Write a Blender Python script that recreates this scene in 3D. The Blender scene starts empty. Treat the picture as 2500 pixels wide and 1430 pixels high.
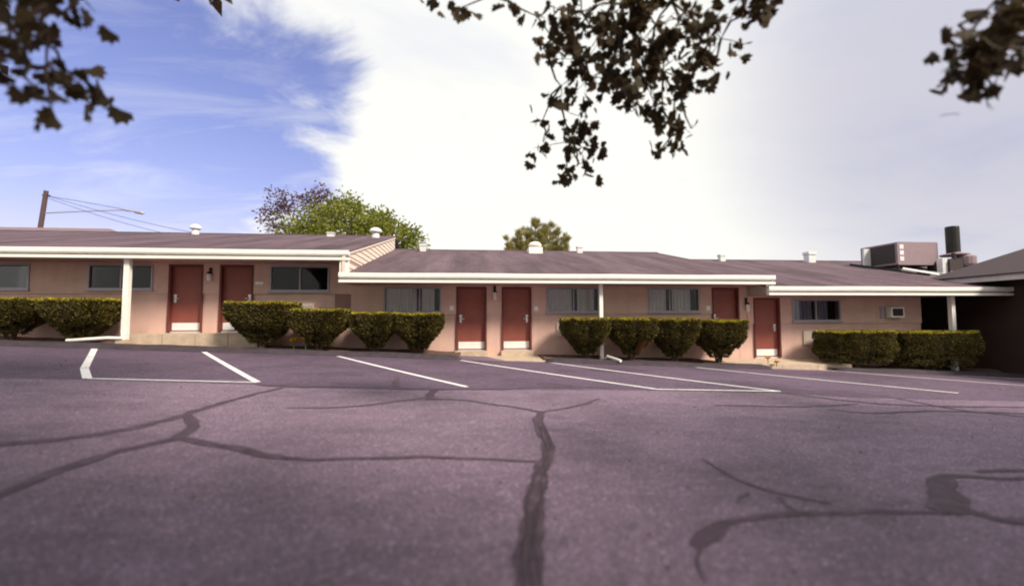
import bpy, math, random
import numpy as np
from mathutils import Matrix, Vector

sc = bpy.context.scene
random.seed(7)
RNG = np.random.default_rng(11)
PI = math.pi

# ------------------------------------------------------------------ camera
F = 1100.0                                   # focal length in pixels of a 2500 px wide picture
YAW, PITCH, ROLL = math.radians(6), math.radians(3.4), 0.004
CZ = 0.99                                    # eye height above the floor of the middle block
cf = np.array([math.sin(YAW)*math.cos(PITCH), math.cos(YAW)*math.cos(PITCH), math.sin(PITCH)])
cr = np.array([math.cos(YAW), -math.sin(YAW), 0.0])
cu = np.cross(cr, cf)
camX = cr*math.cos(ROLL) - cu*math.sin(ROLL)
camY = cr*math.sin(ROLL) + cu*math.cos(ROLL)

def ray(px, py):
    return cf*F + camX*(px-1250) - camY*(py-715)
def at(px, py, Y):                           # point of a pixel's ray on the plane y = Y
    d = ray(px, py); t = Y/d[1]
    return np.array([d[0]*t, Y, CZ+d[2]*t])
def atd(px, py, dist):
    d = ray(px, py); d = d/np.linalg.norm(d)
    return np.array([0, 0, CZ]) + d*dist
def X(px, py=770, Y=14.9):
    return float(at(px, py, Y)[0])

cam = bpy.data.cameras.new('camera')
cam.sensor_width = 36; cam.lens = F/2500*36
cam.clip_start = 0.05; cam.clip_end = 3000
cam.dof.use_dof = True; cam.dof.focus_distance = 15
cam.dof.aperture_fstop = cam.lens/1000/0.042
co = bpy.data.objects.new('camera', cam); sc.collection.objects.link(co)
m = Matrix.Identity(4)
for i in range(3):
    m[i][0], m[i][1], m[i][2] = camX[i], camY[i], -cf[i]
m[2][3] = CZ
co.matrix_world = m
sc.camera = co

# ------------------------------------------------------------------ light
SUN_EL, SUN_AZ = math.radians(42), math.radians(135)     # azimuth clockwise from +y: behind the viewer's right shoulder
sun = bpy.data.lights.new('sun', 'SUN'); sun.energy = 3.9; sun.angle = math.radians(14); sun.color = (1, .87, .72)
so = bpy.data.objects.new('sun', sun); sc.collection.objects.link(so)
sd = Vector((math.sin(SUN_AZ)*math.cos(SUN_EL), math.cos(SUN_AZ)*math.cos(SUN_EL), math.sin(SUN_EL)))
so.rotation_euler = sd.to_track_quat('Z', 'Y').to_euler()
so.location = sd*60

w = bpy.data.worlds.new('World'); sc.world = w; w.use_nodes = True
nt = w.node_tree; nt.nodes.clear()
def N(tree, typ, **kw):
    n = tree.nodes.new(typ)
    for k, v in kw.items():
        if k.startswith('i_'):
            key = k[2:]
            n.inputs[int(key) if key.isdigit() else key.replace('_', ' ')].default_value = v
        else: setattr(n, k, v)
    return n
def L(tree, a, b): tree.links.new(a, b)
def M_(tree, op, a, b=None, c=None, clamp=False):
    n = tree.nodes.new('ShaderNodeMath'); n.operation = op; n.use_clamp = clamp
    for i, v in enumerate((a, b, c)):
        if v is None: continue
        if isinstance(v, (int, float)): n.inputs[i].default_value = v
        else: tree.links.new(v, n.inputs[i])
    return n.outputs[0]
def ramp(tree, fac, stops, interp='LINEAR'):
    n = tree.nodes.new('ShaderNodeValToRGB'); n.color_ramp.interpolation = interp
    e = n.color_ramp.elements
    while len(e) < len(stops): e.new(0.5)
    for el, (p, c) in zip(e, stops):
        el.position = p
        el.color = (c, c, c, 1) if isinstance(c, (int, float)) else (*c, 1)
    if fac is not None: tree.links.new(fac, n.inputs[0])
    return n.outputs[0]
def mixc(tree, fac, a, b, mode='MIX'):
    n = tree.nodes.new('ShaderNodeMix'); n.data_type = 'RGBA'; n.blend_type = mode
    for sock, v in ((n.inputs[0], fac), (n.inputs[6], a), (n.inputs[7], b)):
        if isinstance(v, (int, float)): sock.default_value = v
        elif isinstance(v, tuple): sock.default_value = (*v, 1)
        else: tree.links.new(v, sock)
    return n.outputs[2]

sky = N(nt, 'ShaderNodeTexSky', sky_type='NISHITA', sun_disc=False)
sky.sun_elevation = SUN_EL; sky.sun_rotation = SUN_AZ
sky.air_density = 1.6; sky.dust_density = .6; sky.ozone_density = 3.0
tc = N(nt, 'ShaderNodeTexCoord')
sep = N(nt, 'ShaderNodeSeparateXYZ'); L(nt, tc.outputs['Generated'], sep.inputs[0])
den = M_(nt, 'ADD', M_(nt, 'MAXIMUM', sep.outputs[2], 0.0), 0.22)
comb = N(nt, 'ShaderNodeCombineXYZ')
L(nt, M_(nt, 'DIVIDE', sep.outputs[0], den), comb.inputs[0])
L(nt, M_(nt, 'DIVIDE', sep.outputs[1], den), comb.inputs[1])
def cnoise(scale, detail, rough, off=(0, 0, 0), stretch=(1, 1, 1), dist=0.0, rot=0.0):
    mp = N(nt, 'ShaderNodeMapping'); mp.inputs['Location'].default_value = off; mp.inputs['Scale'].default_value = stretch
    mp.inputs['Rotation'].default_value = (0, 0, rot)
    L(nt, comb.outputs[0], mp.inputs[0])
    n = N(nt, 'ShaderNodeTexNoise', i_Scale=scale, i_Detail=detail, i_Roughness=rough, i_Distortion=dist)
    L(nt, mp.outputs[0], n.inputs['Vector']); return n.outputs[0]
big = cnoise(.55, 3, .5, (3.1, 1.7, 0))
edge = cnoise(2.2, 9, .6, (1.3, .4, 0), dist=.4)
wisp = cnoise(1.6, 8, .62, (5.2, 2.9, 0), (.7, 2.2, 1), .8, .5)
shade = cnoise(1.1, 6, .55, (8.2, 4.4, 0), (1, 1.4, 1), .3)
# a clear sector of the sky to the left of the view; the cloud bank covers the rest
blue_dir = at(150, 330, 10) - np.array([0, 0, CZ]); blue_dir /= np.linalg.norm(blue_dir)
dp = N(nt, 'ShaderNodeVectorMath', operation='DOT_PRODUCT'); L(nt, tc.outputs['Generated'], dp.inputs[0]); dp.inputs[1].default_value = tuple(blue_dir)
hole = M_(nt, 'MULTIPLY', M_(nt, 'SUBTRACT', dp.outputs['Value'], .905), 7.0)
cov = M_(nt, 'SUBTRACT', M_(nt, 'MULTIPLY_ADD', edge, 1.5, -.30), hole)
cov = M_(nt, 'ADD', cov, M_(nt, 'MULTIPLY_ADD', big, .8, -.2))
cover = ramp(nt, cov, [(.30, 0.0), (.66, 1.0)], 'EASE')
thin = M_(nt, 'MULTIPLY', ramp(nt, wisp, [(.46, 0.0), (.82, 1.0)]), .6)
cover = M_(nt, 'MAXIMUM', cover, thin)
blue = mixc(nt, 1.0, sky.outputs[0], (1.02, .80, 1.12), 'MULTIPLY')
cloud = ramp(nt, shade, [(.30, (6.3, 6.35, 6.6)), (.44, (7.2, 7.2, 6.9)), (.56, (7.5, 7.4, 6.95))])
rd = at(2500, 150, 10) - np.array([0, 0, CZ]); rd /= np.linalg.norm(rd)
dr = N(nt, 'ShaderNodeVectorMath', operation='DOT_PRODUCT'); L(nt, tc.outputs['Generated'], dr.inputs[0]); dr.inputs[1].default_value = tuple(rd)
grey = ramp(nt, dr.outputs['Value'], [(.88, (1, 1, 1)), (1.0, (.60, .60, .74))], 'EASE')
cloud = mixc(nt, 1.0, cloud, grey, 'MULTIPLY')
skyc = mixc(nt, cover, blue, cloud)
bg = N(nt, 'ShaderNodeBackground'); bg.inputs[1].default_value = .1
L(nt, skyc, bg.inputs[0])
wo = N(nt, 'ShaderNodeOutputWorld'); L(nt, bg.outputs[0], wo.inputs[0])

sc.render.engine = 'CYCLES'
sc.view_settings.view_transform = 'Standard'; sc.view_settings.look = 'None'
sc.view_settings.exposure = .5; sc.view_settings.gamma = 1
sc.cycles.filter_width = 1.9
sc.cycles.max_bounces = 6
sc.cycles.transparent_max_bounces = 16

# ------------------------------------------------------------------ helpers
def V3(p): return (float(p[0]), float(p[1]), float(p[2]))
MATS = {}
def mat(name, col, rough=.8, var=.12, scale=3.0, bump=0.0, bscale=60.0, spec=.3, metal=0.0, col2=None, extra=None, stretch=(1, 1, 1), trans=0.0):
    if name in MATS: return MATS[name]
    mt = bpy.data.materials.new(name); mt.use_nodes = True; MATS[name] = mt
    t = mt.node_tree; b = t.nodes['Principled BSDF']
    g = N(t, 'ShaderNodeNewGeometry')
    mp = N(t, 'ShaderNodeMapping'); mp.inputs['Scale'].default_value = stretch
    L(t, g.outputs['Position'], mp.inputs[0])
    n1 = N(t, 'ShaderNodeTexNoise', i_Scale=scale, i_Detail=7.0, i_Roughness=.6); L(t, mp.outputs[0], n1.inputs['Vector'])
    c1 = tuple(c*(1-var) for c in col); c2 = tuple(min(1, c*(1+var)) for c in (col2 or col))
    c = ramp(t, n1.outputs[0], [(.3, c1), (.7, c2)])
    if extra: c = extra(t, c, g, mp)
    L(t, c, b.inputs['Base Color'])
    b.inputs['Roughness'].default_value = rough
    b.inputs['Specular IOR Level'].default_value = spec
    b.inputs['Metallic'].default_value = metal
    if bump:
        n2 = N(t, 'ShaderNodeTexNoise', i_Scale=bscale, i_Detail=3.0); L(t, g.outputs['Position'], n2.inputs['Vector'])
        bp = N(t, 'ShaderNodeBump'); bp.inputs['Strength'].default_value = bump; bp.inputs['Distance'].default_value = .02
        L(t, n2.outputs[0], bp.inputs['Height']); L(t, bp.outputs[0], b.inputs['Normal'])
    if trans:
        tr = N(t, 'ShaderNodeBsdfTranslucent'); L(t, c, tr.inputs[0])
        mx = N(t, 'ShaderNodeMixShader'); mx.inputs[0].default_value = trans
        L(t, b.outputs[0], mx.inputs[1]); L(t, tr.outputs[0], mx.inputs[2])
        L(t, mx.outputs[0], t.nodes['Material Output'].inputs[0])
    return mt

def link(o, parent=None):
    sc.collection.objects.link(o)
    if parent is not None:
        o.parent = parent
        o.matrix_parent_inverse = parent.matrix_world.inverted()
    return o
def obj(name, verts, faces, material, parent=None, smooth=False):
    me = bpy.data.meshes.new(name)
    me.from_pydata([V3(v) for v in verts], [], faces); me.update()
    if smooth: me.polygons.foreach_set('use_smooth', [True]*len(me.polygons))
    if material: me.materials.append(material)
    return link(bpy.data.objects.new(name, me), parent)
def quads(name, V, material, parent=None, loops=4):
    """V: (n,4,3) array of loose quads, one mesh"""
    V = np.asarray(V, dtype=np.float32); n = len(V)
    me = bpy.data.meshes.new(name)
    me.vertices.add(n*4); me.vertices.foreach_set('co', V.reshape(-1))
    me.loops.add(n*4); me.loops.foreach_set('vertex_index', np.arange(n*4, dtype=np.int32))
    me.polygons.add(n); me.polygons.foreach_set('loop_start', np.arange(0, n*4, 4, dtype=np.int32))
    me.update(calc_edges=True); me.validate()
    me.materials.append(material)
    return link(bpy.data.objects.new(name, me), parent)
def empty(name, loc, label=None, cat=None, group=None):
    o = bpy.data.objects.new(name, None); sc.collection.objects.link(o)
    o.empty_display_size = .2
    o.matrix_world = Matrix.Translation(V3(loc)); o.location = V3(loc)
    if label: o['label'] = label
    if cat: o['category'] = cat
    if group: o['group'] = group
    return o
def tag(o, label, cat, group=None):
    o['label'] = label; o['category'] = cat
    if group: o['group'] = group
    return o
def struct(o): o['kind'] = 'structure'; return o

class MB:
    def __init__(s): s.v = []; s.f = []
    def add(s, v, f):
        n = len(s.v); s.v += [V3(p) for p in v]; s.f += [tuple(i+n for i in q) for q in f]; return s
    def box(s, x0, x1, y0, y1, z0, z1, b=0.0):
        if b > 0:
            return s.bbox(x0, x1, y0, y1, z0, z1, b)
        v = [(x, y, z) for z in (z0, z1) for y in (y0, y1) for x in (x0, x1)]
        return s.add(v, [(0, 2, 3, 1), (4, 5, 7, 6), (0, 1, 5, 4), (2, 6, 7, 3), (0, 4, 6, 2), (1, 3, 7, 5)])
    def bbox(s, x0, x1, y0, y1, z0, z1, b):            # box whose vertical outline is chamfered in x/z
        pr = [(x0+b, z0), (x1-b, z0), (x1, z0+b), (x1, z1-b), (x1-b, z1), (x0+b, z1), (x0, z1-b), (x0, z0+b)]
        v = [(x, y0, z) for x, z in pr] + [(x, y1, z) for x, z in pr]; n = 8
        f = [tuple(range(n)), tuple(range(2*n-1, n-1, -1))] + [(i, i+n, (i+1) % n+n, (i+1) % n) for i in range(n)]
        return s.add(v, f)
    def prism(s, prof, a0, a1, axis='x'):              # profile of (p,q) extruded along an axis
        n = len(prof)
        if axis == 'x': v = [(a, p, q) for a in (a0, a1) for p, q in prof]
        elif axis == 'y': v = [(p, a, q) for a in (a0, a1) for p, q in prof]
        else: v = [(p, q, a) for a in (a0, a1) for p, q in prof]
        f = [tuple(range(n-1, -1, -1)), tuple(range(n, 2*n))] + [(i, (i+1) % n, (i+1) % n+n, i+n) for i in range(n)]
        return s.add(v, f)
    def tube(s, pts, rad, n=8, cap=True):
        pts = [np.array(p, float) for p in pts]
        if isinstance(rad, (int, float)): rad = [rad]*len(pts)
        rings = []
        prev = None
        for i, p in enumerate(pts):
            d = pts[min(i+1, len(pts)-1)] - pts[max(i-1, 0)]; d = d/(np.linalg.norm(d)+1e-9)
            if prev is None:
                a = np.array([0, 0, 1.]) if abs(d[2]) < .9 else np.array([1., 0, 0])
            else: a = prev
            e1 = a - d*np.dot(a, d); e1 /= np.linalg.norm(e1)+1e-9; prev = e1
            e2 = np.cross(d, e1)
            rings.append([p + rad[i]*(math.cos(2*PI*k/n)*e1 + math.sin(2*PI*k/n)*e2) for k in range(n)])
        v = [q for r in rings for q in r]; f = []
        for i in range(len(rings)-1):
            for k in range(n):
                f.append((i*n+k, i*n+(k+1) % n, (i+1)*n+(k+1) % n, (i+1)*n+k))
        if cap:
            f.append(tuple(range(n-1, -1, -1))); m0 = (len(rings)-1)*n; f.append(tuple(range(m0, m0+n)))
        return s.add(v, f)
    def lathe(s, prof, c, n=20):                       # profile of (r,z) about a vertical axis at c
        v = [(c[0]+r*math.cos(2*PI*k/n), c[1]+r*math.sin(2*PI*k/n), c[2]+z) for r, z in prof for k in range(n)]
        f = []
        for i in range(len(prof)-1):
            for k in range(n): f.append((i*n+k, i*n+(k+1) % n, (i+1)*n+(k+1) % n, (i+1)*n+k))
        f.append(tuple(range(n-1, -1, -1))); m0 = (len(prof)-1)*n; f.append(tuple(range(m0, m0+n)))
        return s.add(v, f)
    def build(s, name, material, parent=None, smooth=False): return obj(name, s.v, s.f, material, parent, smooth)

# ------------------------------------------------------------------ materials
def asphalt_extra(t, c, g, mp):
    sp = N(t, 'ShaderNodeTexVoronoi', i_Scale=75.0); L(t, g.outputs['Position'], sp.inputs['Vector'])
    rnd = N(t, 'ShaderNodeSeparateColor'); L(t, sp.outputs['Color'], rnd.inputs[0])
    stone = ramp(t, rnd.outputs[0], [(.0, .62), (.55, .92), (.86, 1.15), (.965, 1.5), (1.0, 2.6)])
    c = mixc(t, 1.0, c, stone, 'MULTIPLY')
    st = N(t, 'ShaderNodeTexNoise', i_Scale=.42, i_Detail=5.0, i_Roughness=.6); L(t, g.outputs['Position'], st.inputs['Vector'])
    c = mixc(t, 1.0, c, ramp(t, st.outputs[0], [(.32, .68), (.5, 1.0), (.7, 1.14)]), 'MULTIPLY')
    st2 = N(t, 'ShaderNodeTexNoise', i_Scale=1.9, i_Detail=6.0, i_Roughness=.7, i_Distortion=.5)
    m2 = N(t, 'ShaderNodeMapping'); m2.inputs['Scale'].default_value = (.6, 1.7, 1); L(t, g.outputs['Position'], m2.inputs[0]); L(t, m2.outputs[0], st2.inputs['Vector'])
    c = mixc(t, 1.0, c, ramp(t, st2.outputs[0], [(.33, .80), (.5, 1.0), (.72, 1.12)]), 'MULTIPLY')
    return c
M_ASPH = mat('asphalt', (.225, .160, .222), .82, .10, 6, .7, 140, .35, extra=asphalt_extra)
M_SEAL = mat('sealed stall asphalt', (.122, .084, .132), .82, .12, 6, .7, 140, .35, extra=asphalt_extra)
M_BERM = mat('black asphalt berm', (.050, .038, .050), .8, .25, 5, .7, 90, .3)
def tar_extra(t, c, g, mp):
    n = N(t, 'ShaderNodeTexNoise', i_Scale=7.0, i_Detail=8.0, i_Roughness=.72, i_Distortion=.6); L(t, g.outputs['Position'], n.inputs['Vector'])
    return mixc(t, M_(t, 'MULTIPLY', ramp(t, n.outputs[0], [(.50, 0.0), (.66, 1.0)]), .55), c, (.175, .125, .17))
M_TAR = mat('crack sealant', (.066, .040, .058), .7, .25, 9, .4, 90, .25, col2=(.080, .050, .070), extra=tar_extra)
def paint_extra(t, c, g, mp):
    n = N(t, 'ShaderNodeTexNoise', i_Scale=26.0, i_Detail=6.0, i_Roughness=.75); L(t, g.outputs['Position'], n.inputs['Vector'])
    n2 = N(t, 'ShaderNodeTexNoise', i_Scale=2.3, i_Detail=3.0); L(t, g.outputs['Position'], n2.inputs['Vector'])
    wv = M_(t, 'MULTIPLY_ADD', n2.outputs[0], .5, n.outputs[0])
    return mixc(t, ramp(t, wv, [(.56, 1.0), (.66, 0.0)]), c, (.16, .12, .15))
M_PAINT = mat('white road paint', (.78, .76, .78), .7, .06, 4, .25, 120, .3, extra=paint_extra)
M_CONC = mat('tan concrete', (.50, .40, .305), .85, .16, 5, .3, 70, .25)
M_SOIL = mat('bark soil', (.135, .085, .070), .95, .45, 14, .9, 40, .1)
def wall_extra(t, c, g, mp):
    # rain streaks and dust, vertical
    n = N(t, 'ShaderNodeTexNoise', i_Scale=1.0, i_Detail=5.0, i_Roughness=.6)
    m2 = N(t, 'ShaderNodeMapping'); m2.inputs['Scale'].default_value = (5, 5, .35); L(t, g.outputs['Position'], m2.inputs[0]); L(t, m2.outputs[0], n.inputs['Vector'])
    return mixc(t, 1.0, c, ramp(t, n.outputs[0], [(.3, .93), (.55, 1.0), (.75, 1.03)]), 'MULTIPLY')
M_WALL = mat('pink painted block', (.64, .43, .37), .85, .07, 2.2, .25, 35, .2, extra=wall_extra)
M_WALLD = mat('darker repainted patch', (.30, .175, .16), .85, .08, 3, .2, 35, .2)
M_RED = mat('red brown door paint', (.27, .080, .062), .5, .09, 3, .06, 40, .35)
M_REDF = mat('red brown frame paint', (.15, .042, .036), .55, .08, 3, .05, 40, .3)
M_STEEL = mat('brushed steel', (.72, .73, .75), .42, .04, 8, 0, 40, .5, .55)
M_KICK = mat('white kick plate', (.80, .80, .78), .4, .05, 6, .05, 40, .4)
M_WHITE = mat('white painted metal', (.86, .85, .80), .5, .05, 4, .05, 30, .35)
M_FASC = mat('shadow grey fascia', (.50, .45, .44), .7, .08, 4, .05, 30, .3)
M_SOFF = mat('soffit paint', (.52, .36, .32), .8, .06, 3, .05, 30, .2)
M_SIDE = mat('cream clapboard', (.70, .60, .52), .7, .07, 5, .1, 40, .25)
def roof_extra(t, c, g, mp):
    br = N(t, 'ShaderNodeTexBrick', i_Scale=1.0); br.inputs['Brick Width'].default_value = .32; br.inputs['Row Height'].default_value = .145
    br.inputs['Mortar Size'].default_value = .008; br.inputs['Color1'].default_value = (.82, .82, .82, 1); br.inputs['Color2'].default_value = (1.12, 1.12, 1.12, 1); br.inputs['Mortar'].default_value = (.55, .55, .55, 1)
    L(t, g.outputs['Position'], br.inputs['Vector'])
    c = mixc(t, .8, c, br.outputs[0], 'MULTIPLY')
    n = N(t, 'ShaderNodeTexNoise', i_Scale=1.0, i_Detail=6.0, i_Roughness=.62)
    m2 = N(t, 'ShaderNodeMapping'); m2.inputs['Scale'].default_value = (1.15, .16, .16); L(t, g.outputs['Position'], m2.inputs[0]); L(t, m2.outputs[0], n.inputs['Vector'])
    return mixc(t, 1.0, c, ramp(t, n.outputs[0], [(.34, .58), (.5, .92), (.66, 1.22)]), 'MULTIPLY')
M_ROOF = mat('weathered asphalt shingle', (.124, .084, .104), .9, .13, 14, .5, 60, .2, extra=roof_extra)
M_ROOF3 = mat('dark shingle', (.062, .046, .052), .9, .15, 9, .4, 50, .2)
M_ROOF2 = mat('pinkish shingle', (.20, .14, .155), .9, .13, 9, .4, 50, .2)
M_CURT = mat('pale curtain cloth', (.90, .85, .84), .9, .05, 3, 0, 30, .1, trans=.25)
M_CURTD = mat('blue grey curtain cloth', (.34, .33, .40), .9, .05, 3, 0, 30, .1, trans=.25)
M_ALU = mat('grey aluminium frame', (.36, .33, .38), .5, .05, 4, 0, 30, .4, .3)
M_BLACK = mat('black metal', (.02, .017, .017), .5, .1, 6, 0, 30, .3)
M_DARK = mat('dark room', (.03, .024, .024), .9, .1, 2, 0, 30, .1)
M_FROST = mat('frosted lamp glass', (.82, .78, .74), .35, .03, 8, 0, 30, .5)
M_GALV = mat('galvanised vent metal', (.72, .72, .73), .45, .08, 6, .05, 30, .4, .2)
M_UNIT = mat('tan grey unit casing', (.27, .20, .225), .6, .07, 3, .05, 30, .3)
M_UNITD = mat('dark fan grille and shade', (.05, .038, .04), .7, .15, 20, .1, 60, .3)
M_WOOD = mat('weathered timber', (.10, .065, .062), .9, .2, 3, .2, 30, .2, stretch=(8, 8, .5))
M_BARK = mat('bark', (.085, .062, .05), .95, .25, 6, .6, 25, .1, stretch=(3, 3, .6))
M_YEW = mat('yew foliage', (.066, .058, .018), .75, .5, 9, 0, 30, .2, col2=(.110, .088, .026), trans=.2)
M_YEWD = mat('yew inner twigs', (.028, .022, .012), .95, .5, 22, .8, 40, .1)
M_YEWN = mat('yew lit new growth', (.58, .50, .05), .7, .25, 7, 0, 30, .2, trans=.4)
M_YEWB = mat('yew dead twigs', (.27, .12, .055), .9, .3, 9, 0, 30, .1)
M_MAPLE = mat('maple leaves', (.062, .050, .022), .65, .35, 3, 0, 30, .25, col2=(.085, .058, .03), trans=.35)
M_OAK = mat('green tree leaves', (.13, .165, .028), .7, .35, 1.3, 0, 30, .2, col2=(.22, .23, .035), trans=.3)
M_PLUM = mat('purple leaves', (.135, .085, .115), .7, .3, 1.5, 0, 30, .2, trans=.25)
M_PINE = mat('pine needles', (.27, .25, .08), .75, .3, 1.2, 0, 30, .2, col2=(.34, .29, .11), trans=.4)
M_GRASS = mat('rough grass', (.075, .085, .03), .95, .3, 2, .5, 30, .1)
M_YELLOW = mat('yellow petals', (.80, .46, .03), .6, .15, 20, 0, 30, .2, trans=.3)
M_STEM = mat('green stem', (.07, .10, .025), .7, .2, 20, 0, 30, .2)
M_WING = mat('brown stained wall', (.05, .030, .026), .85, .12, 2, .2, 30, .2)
M_FALLEN = mat('fallen leaf brown', (.20, .085, .045), .9, .4, 30, 0, 30, .1)
M_PEBBLE = mat('loose pebble', (.30, .25, .26), .85, .35, 30, 0, 30, .2)
def glass_mat():
    mt = bpy.data.materials.new('window glass'); mt.use_nodes = True; t = mt.node_tree; t.nodes.clear()
    fr = N(t, 'ShaderNodeFresnel', i_IOR=1.5); gl = N(t, 'ShaderNodeBsdfGlossy'); gl.inputs['Color'].default_value = (.35, .35, .35, 1); gl.inputs['Roughness'].default_value = .03
    tr = N(t, 'ShaderNodeBsdfTransparent'); tr.inputs[0].default_value = (.97, .97, .98, 1)
    mx = N(t, 'ShaderNodeMixShader'); o = N(t, 'ShaderNodeOutputMaterial')
    L(t, M_(t, 'MULTIPLY_ADD', fr.outputs[0], .8, .0), mx.inputs[0]); L(t, tr.outputs[0], mx.inputs[1]); L(t, gl.outputs[0], mx.inputs[2]); L(t, mx.outputs[0], o.inputs[0])
    return mt
M_GLASS = glass_mat()

# ------------------------------------------------------------------ ground
def g(x, y):
    xx = max(-26.0, min(24.0, x)); yy = max(-6.0, min(14.5, y))
    return -.255 - .0355*xx + (yy-8.5)*(.017 - .0018*xx)
def sheet(name, xs, ys, fz, material):
    v = [(x, y, fz(x, y)) for y in ys for x in xs]; n = len(xs)
    f = [(j*n+i, j*n+i+1, (j+1)*n+i+1, (j+1)*n+i) for j in range(len(ys)-1) for i in range(n-1)]
    return struct(obj(name, v, f, material, None, True))
sheet('terrain', [-1500, -400, -120, -60, -40]+list(range(-30, 31, 5))+[40, 60, 120, 400, 1500],
      [-1500, -400, -120, -60, -30, -20, -14, -9, -4, 0, 4, 8, 12, 15, 20, 30, 45, 60, 120, 400, 1500], lambda x, y: g(x, y)-.35, M_GRASS)
sheet('asphalt_lot', np.linspace(-26, 24, 51), np.linspace(-9, 14.6, 33), g, M_ASPH)

def ribbon(name, pts, widths, dz, material, parent=None, sub=1, jitter=0.0):
    """flat strip along ground points, dz above the asphalt"""
    P = []
    W = []
    for i in range(len(pts)-1):
        a, b = np.array(pts[i][:2], float), np.array(pts[i+1][:2], float)
        k = max(1, int(np.linalg.norm(b-a)/.12)) if sub > 1 else max(1, int(np.linalg.norm(b-a)/.5))
        for j in range(k):
            tt = j/k; P.append(a+(b-a)*tt); W.append(widths[i]+(widths[i+1]-widths[i])*tt)
    P.append(np.array(pts[-1][:2], float)); W.append(widths[-1])
    P = np.array(P); W = np.array(W)
    if sub > 1 and len(P) > 6:                        # soften corners
        for _ in range(5):
            Q = P.copy(); Q[1:-1] = .25*P[:-2]+.5*P[1:-1]+.25*P[2:]; P = Q
    v = []; f = []
    ph = random.random()*9
    for i, p in enumerate(P):
        d = P[min(i+1, len(P)-1)]-P[max(i-1, 0)]; d /= np.linalg.norm(d)+1e-9
        nrm = np.array([-d[1], d[0]])
        wob = nrm*jitter*(math.sin(i*.55+ph)+.7*math.sin(i*1.31+2*ph)+random.uniform(-.6, .6))*.5
        w1 = W[i]*.5*(1+(random.uniform(-.28, .28) if jitter else 0)); w2 = W[i]*.5*(1+(random.uniform(-.28, .28) if jitter else 0))
        for q in (p+wob+nrm*w1, p+wob-nrm*w2): v.append((q[0], q[1], g(q[0], q[1])+dz))
    for i in range(len(P)-1): f.append((2*i+1, 2*i+3, 2*i+2, 2*i))
    return obj(name, v, f, material, parent)
def gp(px, py):                                        # pixel -> asphalt
    d = ray(px, py); lo, hi = .5, 40.0
    for _ in range(50):
        mid = (lo+hi)/2; p = d*mid/d[1]
        if CZ+p[2] > g(p[0], p[1]): lo = mid
        else: hi = mid
    p = d*lo/d[1]; return (p[0], p[1])

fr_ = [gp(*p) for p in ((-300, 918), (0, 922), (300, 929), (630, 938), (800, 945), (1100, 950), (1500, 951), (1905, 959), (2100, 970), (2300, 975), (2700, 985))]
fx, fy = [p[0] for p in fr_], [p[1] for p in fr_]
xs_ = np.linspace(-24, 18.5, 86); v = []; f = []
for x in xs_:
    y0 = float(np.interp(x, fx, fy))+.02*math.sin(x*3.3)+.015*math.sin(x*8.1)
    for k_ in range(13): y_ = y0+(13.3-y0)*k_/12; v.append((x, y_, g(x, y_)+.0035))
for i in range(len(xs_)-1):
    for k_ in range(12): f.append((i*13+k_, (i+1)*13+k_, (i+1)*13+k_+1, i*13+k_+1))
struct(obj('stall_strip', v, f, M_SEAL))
# painted lines
LINES = [[(235, 843), (206, 900), (213, 924)], [(487, 853), (628, 934)], [(213, 924.5), (628, 934)],
         [(822, 869), (1140, 945)], [(1125, 880), (1600, 950)], [(1600, 951), (1905, 956)], [(1340, 885), (1905, 956)],
         [(1622, 889), (2340, 960)], [(1893, 894), (2560, 946)], [(2100, 902), (2560, 929)], [(2335, 902), (2440, 908)]]
LW = [.13, .12, .075, .11, .11, .09, .11, .11, .11, .11, .11]
for i, (pl, lw) in enumerate(zip(LINES, LW)):
    struct(ribbon('parking_line', [gp(*p) for p in pl], [lw]*len(pl), (.013 if i in (1, 5) else .010), M_PAINT))

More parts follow.
